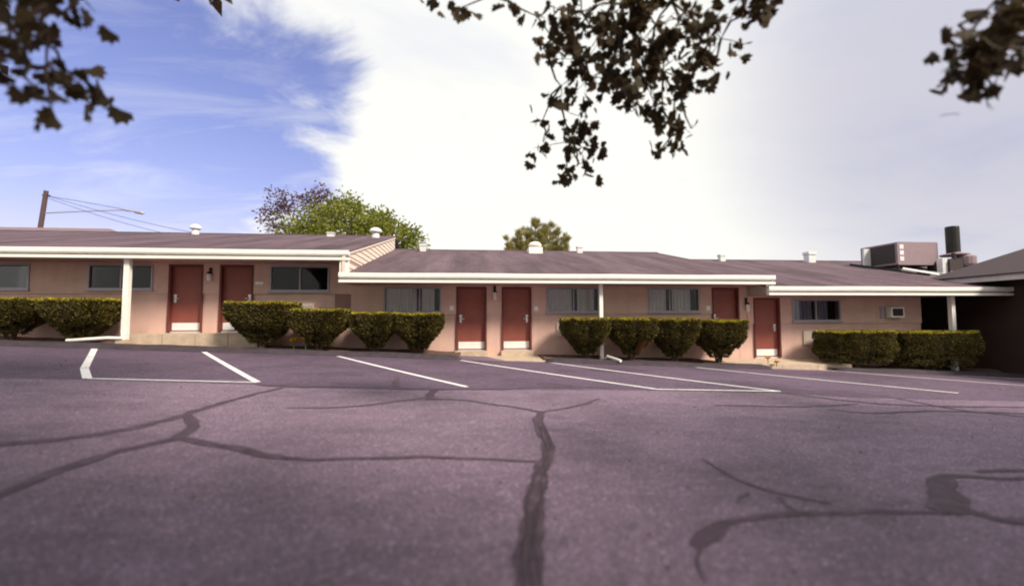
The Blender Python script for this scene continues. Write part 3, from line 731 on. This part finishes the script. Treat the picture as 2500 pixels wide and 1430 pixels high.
# ------------------------------------------------------------------ utility pole and lines
YP = 44.0
t = at(113, 466, YP); bpt = at(98, 560, YP); dv = t-bpt
base = bpt-dv*2.6
ph = empty('utility_pole', base, 'leaning wooden utility pole with street light arm, far left', 'pole')
MB().tube([base, t], [.24, .17], 10).build('shaft', M_WOOD, ph)
def pt(px, py): return at(px, py, YP)
MB().tube([pt(110, 520), pt(200, 516), pt(303, 512.5)], [.06, .05, .05], 6).build('lamp_arm', M_ALU, ph)
MB().tube([pt(116, 479), pt(180, 489), pt(303, 511)], .022, 5).build('guy_rod', M_BLACK, ph)
l0, l1 = pt(300, 511.5), pt(352, 521)
MB().tube([l0, l0+(l1-l0)*.15, l0+(l1-l0)*.5, l0+(l1-l0)*.6, l0+(l1-l0)*.9, l1], [.07, .10, .06, .14, .15, .06], 8).build('lamp_head', M_ALU, ph)
MB().tube([pt(104, 476), pt(122, 478)], .07, 6).build('insulator', M_BLACK, ph)
for k, (pa, pb) in enumerate((((117, 484), (640, 610)), ((117, 479), (760, 610)))):
    A, B = at(*pa, YP), at(*pb, YP-6); pts = [A+(B-A)*i/14+np.array([0, 0, -1.2*math.sin(PI*i/14)*.5]) for i in range(15)]
    o = MB().tube(pts, .018, 4).build('power_line', M_BLACK)
    tag(o, ('lower', 'upper')[k]+' thin power line descending right from the leaning pole', 'cable', 'power lines')

# ------------------------------------------------------------------ foliage
def rot_basis(d, spin):
    d = d/(np.linalg.norm(d, axis=1, keepdims=True)+1e-9)
    a = np.where(np.abs(d[:, 2:3]) < .9, np.array([[0, 0, 1.]]), np.array([[1., 0, 0]]))
    e1 = np.cross(d, a); e1 /= np.linalg.norm(e1, axis=1, keepdims=True)+1e-9
    e2 = np.cross(d, e1)
    c, s = np.cos(spin)[:, None], np.sin(spin)[:, None]
    return d, e1*c+e2*s, -e1*s+e2*c
def leaves(P, D, length, width, rng, fold=.25):
    """diamond leaves from points P along directions D -> (n,4,3)"""
    n = len(P); d, s, nn = rot_basis(D, rng.uniform(0, 2*PI, n))
    ln = (length*rng.uniform(.65, 1.3, n))[:, None]; wd = (width*rng.uniform(.7, 1.25, n))[:, None]
    a = P; c = P+d*ln; mid = P+d*ln*.45
    b = mid+s*wd*.5+nn*wd*fold; e = mid-s*wd*.5+nn*wd*fold
    return np.stack([a, b, c, e], 1)
def maple(P, D, size, rng, lobes=5):
    """lobed leaves: a fan of diamonds per leaf -> (n*lobes,4,3)"""
    n = len(P); d, s, nn = rot_basis(D, rng.uniform(0, 2*PI, n))
    sz = (size*rng.uniform(.65, 1.25, n))[:, None]; out = []
    for k in range(lobes):
        a = (k-(lobes-1)/2)*(2.3/(lobes-1)) if lobes > 1 else 0
        ln = sz*(1-.20*abs(a))
        dk = d*math.cos(a)+s*math.sin(a)-nn*.15*abs(a); sk = -d*math.sin(a)+s*math.cos(a)
        m_ = P+dk*ln*.55
        out.append(np.stack([P, m_+sk*ln*.33, P+dk*ln, m_-sk*ln*.33], 1))
    return np.concatenate(out)
def runit(rng, n):
    v = rng.normal(size=(n, 3)); return v/np.linalg.norm(v, axis=1, keepdims=True)

# clipped shrubs
def shrub(pl, pr, ptop, pbot, label, Y=13.92, depth=None, dens=1.0, seed=0, vase=.30, full=False):
    rng = np.random.default_rng(100+seed)
    x0, x1 = float(at(pl, ptop+30, Y-.35)[0]), float(at(pr, ptop+30, Y-.35)[0])
    zt = float(at((pl+pr)/2, ptop, Y-.4)[2]); c = (x0+x1)/2; hw = (x1-x0)/2
    zb = bedz(c, Y)-.02; H = zt-zb; hd = depth or min(.62, hw*1.05)
    r = empty('clipped_shrub', (c, Y, zb), label, 'shrub', 'clipped shrubs along the motel front')
    tk = np.array([0, .12, .28, .45, .62, .82, .95, 1.0]); wk = np.array([vase*.55, vase*.9, .44, .71, .93, 1.0, .99, .97])
    if full: wk = np.array([.72, .86, .95, 1.0, 1.0, 1.0, .99, .97])
    lump = rng.uniform(0, 6, 8)
    def prof(t, th):
        return np.interp(t, tk, wk)*(1+.045*np.sin(3*th+lump[0])+.035*np.sin(7*th+lump[1]+t*5)+.05*np.sin(t*9+lump[2]+2*th)*(t < .8))
    def surf(n, inset):
        t = rng.uniform(.10, 1.0, n)**.85; th = rng.uniform(0, 2*PI, n)
        ct, st = np.cos(th), np.sin(th); e = .62
        X_ = np.sign(ct)*np.abs(ct)**e; Y_ = np.sign(st)*np.abs(st)**e
        rr = prof(t, th)*(1-inset*rng.uniform(0, 1, n)**1.4)
        P = np.stack([c+hw*X_*rr, Y+hd*Y_*rr, zb+H*t], 1); D = np.stack([X_*.9, Y_*.9, .55+0*t], 1)
        return P, D, t, th
    n = int(17000*dens*(hw/.7))
    P, D, t, th = surf(n, .30)
    keep = np.ones(n, bool)
    low = t < .45                                     # open, twiggy skirt
    holes = np.sin(th*6+lump[3])*np.sin(t*26+lump[4]+th*2)
    keep &= ~(low & (holes > .0) & (rng.uniform(0, 1, n) < .92))
    keep &= ~((t < .22) & (rng.uniform(0, 1, n) < .55))
    P, D = P[keep], D[keep]
    nt_ = int(2600*dens*(hw/.7)); ang = rng.uniform(0, 2*PI, nt_); rad = rng.uniform(0, 1, nt_)**.5*.97
    ca, sa = np.cos(ang), np.sin(ang)
    X_ = np.sign(ca)*np.abs(ca)**.62*rad; Y_ = np.sign(sa)*np.abs(sa)**.62*rad
    Pt = np.stack([c+hw*X_, Y+hd*Y_, zb+H*(1+.012*np.sin(X_*9+lump[5])-rng.uniform(0, .07, nt_))], 1)
    P = np.concatenate([P, Pt]); D = np.concatenate([D, np.stack([X_*.4, Y_*.4, 1+0*X_], 1)])
    D = D/np.linalg.norm(D, axis=1, keepdims=True)+runit(rng, len(P))*.75
    quads('foliage', leaves(P, D, .070, .028, rng), M_YEW, r)
    # fresh tips on the clipped top; on the right flank their yellow paints sunlight
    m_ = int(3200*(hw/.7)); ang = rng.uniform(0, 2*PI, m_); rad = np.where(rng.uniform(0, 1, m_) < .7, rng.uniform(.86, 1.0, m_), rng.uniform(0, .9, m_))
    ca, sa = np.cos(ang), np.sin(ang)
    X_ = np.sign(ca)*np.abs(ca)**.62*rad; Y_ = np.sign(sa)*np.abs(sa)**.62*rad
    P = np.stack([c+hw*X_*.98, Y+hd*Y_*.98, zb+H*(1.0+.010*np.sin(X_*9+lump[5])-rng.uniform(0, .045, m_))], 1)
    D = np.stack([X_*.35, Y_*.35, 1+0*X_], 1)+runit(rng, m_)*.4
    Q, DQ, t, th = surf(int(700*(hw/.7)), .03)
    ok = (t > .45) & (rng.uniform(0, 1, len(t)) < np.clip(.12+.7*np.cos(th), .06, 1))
    quads('lit_new_growth', leaves(np.concatenate([P, Q[ok]]), np.concatenate([D, DQ[ok]+runit(rng, ok.sum())*.6]), .055, .022, rng), M_YEWN, r)
    if seed == 7:                                     # dead, rust brown patch low on the right of the front
        Q, DQ, t, th = surf(9000, .08)
        ok = (np.abs(th-(1.5*PI+.45)) < .42) & (t > .20) & (t < .46)
        quads('dead_patch', leaves(Q[ok], DQ[ok]+runit(rng, ok.sum())*.7, .07, .03, rng), M_YEWB, r)
    # dense inner twig mass
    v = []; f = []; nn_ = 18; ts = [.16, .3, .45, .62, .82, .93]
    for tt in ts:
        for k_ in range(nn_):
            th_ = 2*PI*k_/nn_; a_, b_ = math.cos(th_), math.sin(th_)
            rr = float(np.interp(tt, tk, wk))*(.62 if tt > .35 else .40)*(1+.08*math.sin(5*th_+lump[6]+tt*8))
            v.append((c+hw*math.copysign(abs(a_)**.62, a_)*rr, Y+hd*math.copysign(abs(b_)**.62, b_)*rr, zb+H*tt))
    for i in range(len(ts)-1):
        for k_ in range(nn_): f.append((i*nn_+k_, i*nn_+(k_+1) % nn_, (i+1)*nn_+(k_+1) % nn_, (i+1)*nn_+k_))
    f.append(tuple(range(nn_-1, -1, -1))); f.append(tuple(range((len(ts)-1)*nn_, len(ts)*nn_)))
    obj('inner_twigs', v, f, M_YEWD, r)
    for k_ in range(9):
        a_ = 2*PI*k_/9+rng.uniform(-.3, .3); b_ = rng.uniform(.25, .75)
        p0 = (c+.07*math.cos(a_)*hw, Y+.07*math.sin(a_), zb-.05)
        p1 = (c+hw*.25*b_*math.cos(a_), Y+hd*.25*b_*math.sin(a_), zb+H*.16)
        p2 = (c+hw*.75*b_*math.cos(a_+.2), Y+hd*.75*b_*math.sin(a_+.2), zb+H*.48)
        MB().tube([p0, p1, p2], [.028, .022, .010], 6).build('stem', M_BARK, r)
    return r
SH = [(-95, 92, 730, 826, 'clipped shrub cut by the left edge, left of the white post'),
      (84, 266, 731, 826, 'clipped shrub just left of the white downspout post'),
      (541, 716, 739, 842, 'largest clipped shrub, covering the second left block door'),
      (700, 843, 757, 850, 'clipped shrub with orange flowers under it, right of the largest shrub'),
      (854, 966, 765, 857, 'left shrub of the middle pair below the first curtained window'),
      (958, 1082, 767, 861, 'right shrub of the middle pair, beside the first middle door'),
      (1379, 1497, 779, 868, 'leftmost shrub of the row of four, in front of the post'),
      (1496, 1604, 779, 869, 'second shrub of the row of four, with a rusty brown patch'),
      (1603, 1712, 780, 870, 'third shrub of the row of four, under the third curtained window'),
      (1707, 1826, 783, 871, 'rightmost shrub of the row of four, hiding the third middle door'),
      (2028, 2190, 810, 893, 'dark clipped shrub right of the air conditioner panel'),
      (2180, 2400, 811, 893, 'dark clipped shrub in front of the right end post')]
for i, s_ in enumerate(SH):
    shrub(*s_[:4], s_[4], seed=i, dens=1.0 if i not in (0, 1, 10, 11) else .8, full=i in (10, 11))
# rusty dead patch on the second shrub of the row
rng = np.random.default_rng(5)

# flowers
def flower(px, py, Y, n, h, spread, label, group):
    p = at(px, py, Y); rng = np.random.default_rng(int(px))
    zb = bedz(p[0], Y)
    r = empty('flower', (p[0], Y, zb), label, 'flower', group)
    for i in range(n):
        q = np.array([p[0]+rng.uniform(-1, 1)*spread, Y+rng.uniform(-1, 1)*spread, p[2]+rng.uniform(-.3, .3)*h])
        MB().tube([(p[0], Y, zb-.02), tuple((q+np.array([p[0], Y, zb]))/2+np.array([.01, 0, .03])), tuple(q)], .005, 4).build('stem', M_STEM, r)
        P = np.repeat(q[None], 9, 0); a = np.arange(9)*2*PI/9
        D = np.stack([np.cos(a), np.sin(a)-.5, .5+0*a], 1)
        quads('petals', leaves(P, D, .10, .065, rng), M_YELLOW, r)
flower(716, 831, 13.74, 7, .10, .07, 'larger orange flower clump low between the two big shrubs', 'yellow flowers')
flower(746, 828, 13.72, 5, .08, .05, 'smaller orange flower clump under the second big shrub', 'yellow flowers')
flower(1874, 874, 13.75, 3, .08, .025, 'upper yellow flower at the end of the kerb', 'yellow flowers')
flower(1895, 884, 13.62, 3, .05, .025, 'lower yellow flower at the end of the kerb', 'yellow flowers')

# trees -------------------------------------------------------------
def limbs(mb, p, d, ln, rad, depth, rng, tips, spread=.6, up=.15, keep=None):
    q = p; pts = [p]; rr = [rad]
    for i in range(3):
        d = d+runit(rng, 1)[0]*.16+np.array([0, 0, up*.3]); d /= np.linalg.norm(d)
        q = q+d*ln/3; pts.append(q); rr.append(rad*(1-.3*(i+1)/3))
    mb.tube(pts, rr, 6 if depth > 1 else 5, False)
    if depth == 0: tips.append((q, d)); return
    for k in range(3 if depth > 1 else 4):
        nd = d+runit(rng, 1)[0]*spread; nd[2] += up; nd /= np.linalg.norm(nd)
        limbs(mb, q, nd, ln*rng.uniform(.62, .85), rad*.62, depth-1, rng, tips, spread, up)
def broadleaf(name, base, top_z, crown_c, crown_r, label, material, nclump, per, lsize, clump_r, seed, group='trees beyond the motel', sparse=0.0):
    rng = np.random.default_rng(seed); base = np.array(base, float)
    r = empty(name, base, label, 'tree', group)
    mb = MB(); tips = []
    cc = np.array(crown_c, float); cr_ = np.array(crown_r, float)
    fork = np.array([cc[0], cc[1], cc[2]-cr_[2]*.65])
    mb.tube([base, (base+fork)/2+np.array([.1, 0, 0]), fork], [.38, .3, .24], 10, False)
    # clump centres fill the crown ellipsoid, denser to the outside
    C = runit(rng, nclump)*(rng.uniform(.25, 1, nclump)**.5)[:, None]*cr_+cc
    lump = rng.uniform(0, 6, 6)
    C += np.stack([np.sin(C[:, 2]*1.1+lump[0]), np.sin(C[:, 0]*1.3+lump[1]), np.sin(C[:, 0]*.9+lump[2])], 1)*cr_*.08
    for c in C[::2]:
        k = fork+(c-fork)*.45+np.array([0, 0, .25*cr_[2]*rng.uniform(.2, 1)])
        mb.tube([fork, k, c], [.10, .06, .018], 5, False)
    mb.build('trunk', M_BARK, r)
    P = []; D = []
    for c in C:
        m_ = int(per*rng.uniform(.6, 1.3)); q = rng.normal(size=(m_, 3))*np.array([1, 1, .62])*clump_r*.55+c
        P.append(q); D.append((q-c)+np.array([0, 0, .15])+runit(rng, m_)*.5*clump_r)
    P = np.concatenate(P); D = np.concatenate(D)
    quads('crown', leaves(P, D, lsize, lsize*.62, rng, .2), material, r)
    return r
T = lambda px, py, Y: at(px, py, Y)
c = T(858, 560, 40); top = T(870, 480, 40)
broadleaf('green_tree', (c[0], 40, -1.2), 0, (c[0], 40, c[2]-1.0), (4.6, 3.8, top[2]-c[2]+1.0), 'dense round green tree behind the left block roof', M_OAK, 120, 105, .30, 1.0, 21)
c = T(958, 580, 41); top = T(955, 500, 41)
broadleaf('green_tree', (c[0]-.5, 41, -1.2), 0, (c[0], 41, c[2]-1.2), (2.7, 2.6, top[2]-c[2]+1.2), 'open green tree with sky gaps, right of the dense round one', M_OAK, 66, 70, .30, .75, 22)
c = T(738, 540, 52); top = T(745, 440, 52)
broadleaf('purple_tree', (c[0], 52, -1.2), 0, (c[0], 52, c[2]-1.5), (4.7, 3.2, top[2]-c[2]+1.5), 'sparse purple leaved tree left of the green tree', M_PLUM, 120, 46, .36, .85, 23)

def pine(leaders, Y, label, seed):
    rng = np.random.default_rng(seed); mid = at(1310, 600, Y); base = np.array([mid[0], Y, -1.3])
    r = empty('pine_tree', base, label, 'tree', 'trees beyond the motel'); mb = MB()
    fork = np.array([mid[0], Y, mid[2]-3.0])
    mb.tube([base, fork], [.4, .26], 8, False)
    P = []; D = []
    for (px, py, R) in leaders:
        t = at(px, py, Y+rng.uniform(-1, 1))
        foot = np.array([fork[0]+(t[0]-fork[0])*.75, t[1], max(fork[2], t[2]-3.2)])
        mb.tube([fork, foot, t-np.array([0, 0, .3])], [.15, .09, .02], 6, False)
        for i in range(26):
            f_ = rng.uniform(0, 1)**.8; p0 = t+(foot-t)*f_*.95; a = rng.uniform(0, 2*PI)
            ln = R*(.18+.82*f_)*rng.uniform(.6, 1.1); d = np.array([math.cos(a), math.sin(a), .75-.3*f_])
            mb.tube([p0, p0+d*ln*.5, p0+d*ln], [.04, .025, .008], 4, False)
            for k in range(9):
                q = p0+d*ln*rng.uniform(.3, 1.05); m_ = 9
                P.append(np.repeat(q[None], m_, 0)+rng.normal(size=(m_, 3))*.09)
                D.append(runit(rng, m_)*.8+d*.5+np.array([0, 0, .8]))
    mb.build('trunk', M_BARK, r)
    quads('crown', leaves(np.concatenate(P), np.concatenate(D), .50, .042, rng), M_PINE, r)
pine([(1306, 542, 1.3), (1345, 551, 1.5), (1325, 556, 1.3), (1283, 560, 1.0), (1262, 569, 1.0), (1238, 584, .7), (1384, 578, 1.0), (1365, 566, 1.2), (1292, 575, 1.2)], 48, 'small olive pine behind the middle block roof', 31)

# maples standing behind and beside the viewer; outer boughs hang into view, unseen crowns are shaped to shade the lot
def overhang(base, cc, cr_, blobs, dist, lsize, label, seed, nclump=640, per=30):
    rng = np.random.default_rng(seed); base = np.array(base, float); cc = np.array(cc, float); cr_ = np.array(cr_, float)
    r = empty('maple_tree', base, label, 'tree', 'maples around the parking lot')
    mb = MB(); fork = base+np.array([0, 0, 3.2])
    mb.tube([base-np.array([0, 0, .2]), base+np.array([.05, .03, 1.5]), fork], [.36, .29, .26], 12, False)
    C = runit(rng, nclump)*(rng.uniform(.05, 1, nclump)**.45)[:, None]*cr_+cc
    # keep the crown itself out of the view cone
    rel = C-np.array([0, 0, CZ]); dep = rel@cf; sx = np.abs(rel@camX)/np.maximum(dep, .01)*F; sy = (rel@camY)/np.maximum(dep, .01)*F
    rp = F*1.15/np.maximum(dep, .3)
    vis = (dep > .2) & (sx < 1250+rp) & (sy < 715+rp)
    C = C[~vis]
    for c_ in C[::6]:
        k = fork+(c_-fork)*.5+np.array([0, 0, .5])
        mb.tube([fork, k, c_], [.09, .05, .015], 5, False)
    P = []; D = []
    for c_ in C:
        q = rng.normal(size=(per, 3))*.42+c_; P.append(q); D.append(q-c_+runit(rng, per)*.4-np.array([0, 0, .15]))
    P = [np.concatenate(P)]; D = [np.concatenate(D)]
    Q = []; QD = []
    hubs = {}
    for (px, py, rr) in blobs:
        dd = dist*rng.uniform(.93, 1.07); c_ = atd(px, py, dd)
        sp = rr/F*dd
        n = max(3, int(rr*rr/(62 if dist > 5.5 else 80)*(dist/6)**2))
        # spray of short twigs per blob
        src = atd(px+rng.uniform(-25, 25), min(py-90, -30), dist*1.02) if py > 60 else atd(px, py-120, dist)
        nb = min(blobs, key=lambda b_: (abs(b_[0]-px)+abs(b_[1]-(py-70))) + (400 if b_[1] >= py-15 else 0))
        par = atd(nb[0], nb[1], dist) if nb[1] < py-15 else src
        mid = (par+c_)/2+rng.normal(size=3)*.06
        mb.tube([par, mid, c_], [.016, .011, .006], 5, False)
        if nb[1] >= py-15: mb.tube([fork, (fork*.45+src*.55)+np.array([0, 0, 1.1]), src, par], [.08, .05, .025, .014], 6, False)
        k_ = max(2, n//7)
        tc_ = c_+rng.normal(size=(k_, 3))*sp*.55
        for q in tc_: mb.tube([c_, (c_+q)/2+rng.normal(size=3)*.015, q], [.006, .005, .003], 4, False)
        idx = rng.integers(0, k_, n); q = tc_[idx]+rng.normal(size=(n, 3))*(.05+.12*sp)
        Q.append(q); QD.append(runit(rng, n)*.9+np.array([0, -.25, -.45]))
    mb.build('trunk', M_BARK, r)
    big_ = leaves(P[0], D[0], .26, .22, rng)
    quads('crown', big_, M_MAPLE, r)  # unseen crown, widened and placed for its shade on the foreground
    quads('bough_leaves', maple(np.concatenate(Q), np.concatenate(QD), lsize, rng), M_MAPLE, r)
    return r
BC_ = [(1420, 30, 60), (1400, 100, 52), (1430, 150, 48), (1480, 60, 45), (1440, 190, 55), (1490, 215, 42), (1560, 30, 55), (1600, 60, 58), (1590, 110, 55), (1640, 90, 45),
       (1570, 170, 55), (1620, 175, 58), (1540, 235, 42), (1590, 235, 45), (1550, 268, 22), (1620, 272, 22), (1700, 120, 45), (1760, 95, 45), (1740, 168, 30), (1680, 45, 38),
       (1520, 10, 50), (1640, 5, 45), (1350, 95, 25), (1338, 140, 14), (1310, 40, 24), (1060, 12, 24), (1120, 22, 22), (1240, 2, 26), (1370, 210, 30), (1372, 265, 34), (1395, 345, 52), (1420, 375, 40),
       (1410, 402, 26), (1322, 300, 22), (1325, 345, 18), (1640, 310, 30), (1632, 348, 34), (1605, 374, 14), (1688, 314, 15), (1850, 20, 30), (1885, 2, 30), (1660, 230, 40), (1500, 140, 40), (1385, 430, 8)]
BL_ = [(30, 70, 48), (25, 110, 42), (90, 90, 30), (70, 160, 36), (112, 172, 36), (160, 185, 34), (120, 236, 22), (90, 215, 26), (195, 232, 18), (230, 222, 22), (266, 246, 16), (190, 5, 40), (115, 12, 36), (210, 68, 22), (10, 30, 40)]
BR_ = [(2400, 35, 26), (2440, 45, 18), (2390, 105, 38), (2430, 95, 34), (2330, 132, 22), (2462, 150, 44), (2420, 165, 42), (2492, 130, 38), (2370, 190, 24), (2430, 215, 24), (2470, 85, 20), (2497, 50, 26), (2445, 5, 22), (2310, 138, 12)]
overhang((3.2, -3.8, g(3.2, -3.8)), (-0.4, -4.9, 6.2), (6.2, 4.8, 1.7), BC_, 6.0, .105, 'maple whose boughs hang into the top middle of the view, unseen crown added for shade', 41)
overhang((-8.6, 1.2, g(-8.6, 1.2)), (-6.4, 1.8, 6.3), (6.2, 5.8, 1.7), BL_, 4.6, .105, 'maple whose bough hangs into the upper left corner, unseen crown added for shade', 42)
overhang((12.5, -1.2, g(12.5, -1.2)), (11.6, -2.8, 6.1), (5.6, 5.4, 1.7), BR_, 5.0, .115, 'maple whose bough hangs into the upper right corner, unseen crown added for shade', 43)

# ------------------------------------------------------------------ litter on the asphalt
rng = np.random.default_rng(77)
n = 2600
yy = 2+rng.uniform(0, 1, n)**1.5*10; xx = rng.uniform(-1.2, 1.35, n)*(yy+1.5)
P = np.stack([xx, yy, [g(a, b)+.006 for a, b in zip(xx, yy)]], 1)
D = runit(rng, n); D[:, 2] *= .12
o = quads('pebble', leaves(P, D, .018, .014, rng, .35), M_PEBBLE); o.name = 'loose_grit'
o['kind'] = 'stuff'; o['label'] = 'pale grit scattered over the asphalt'; o['category'] = 'grit'
n = 260
yy = 2.2+rng.uniform(0, 1, n)**1.3*10.5; xx = rng.uniform(-1.0, 1.3, n)*(yy+1)
P = np.stack([xx, yy, [g(a, b)+.008 for a, b in zip(xx, yy)]], 1); D = runit(rng, n); D[:, 2] *= .15
o = quads('fallen_leaves', leaves(P, D, .030, .02, rng, .3), M_FALLEN)
o['kind'] = 'stuff'; o['label'] = 'small brown leaf litter on the parking lot'; o['category'] = 'litter'
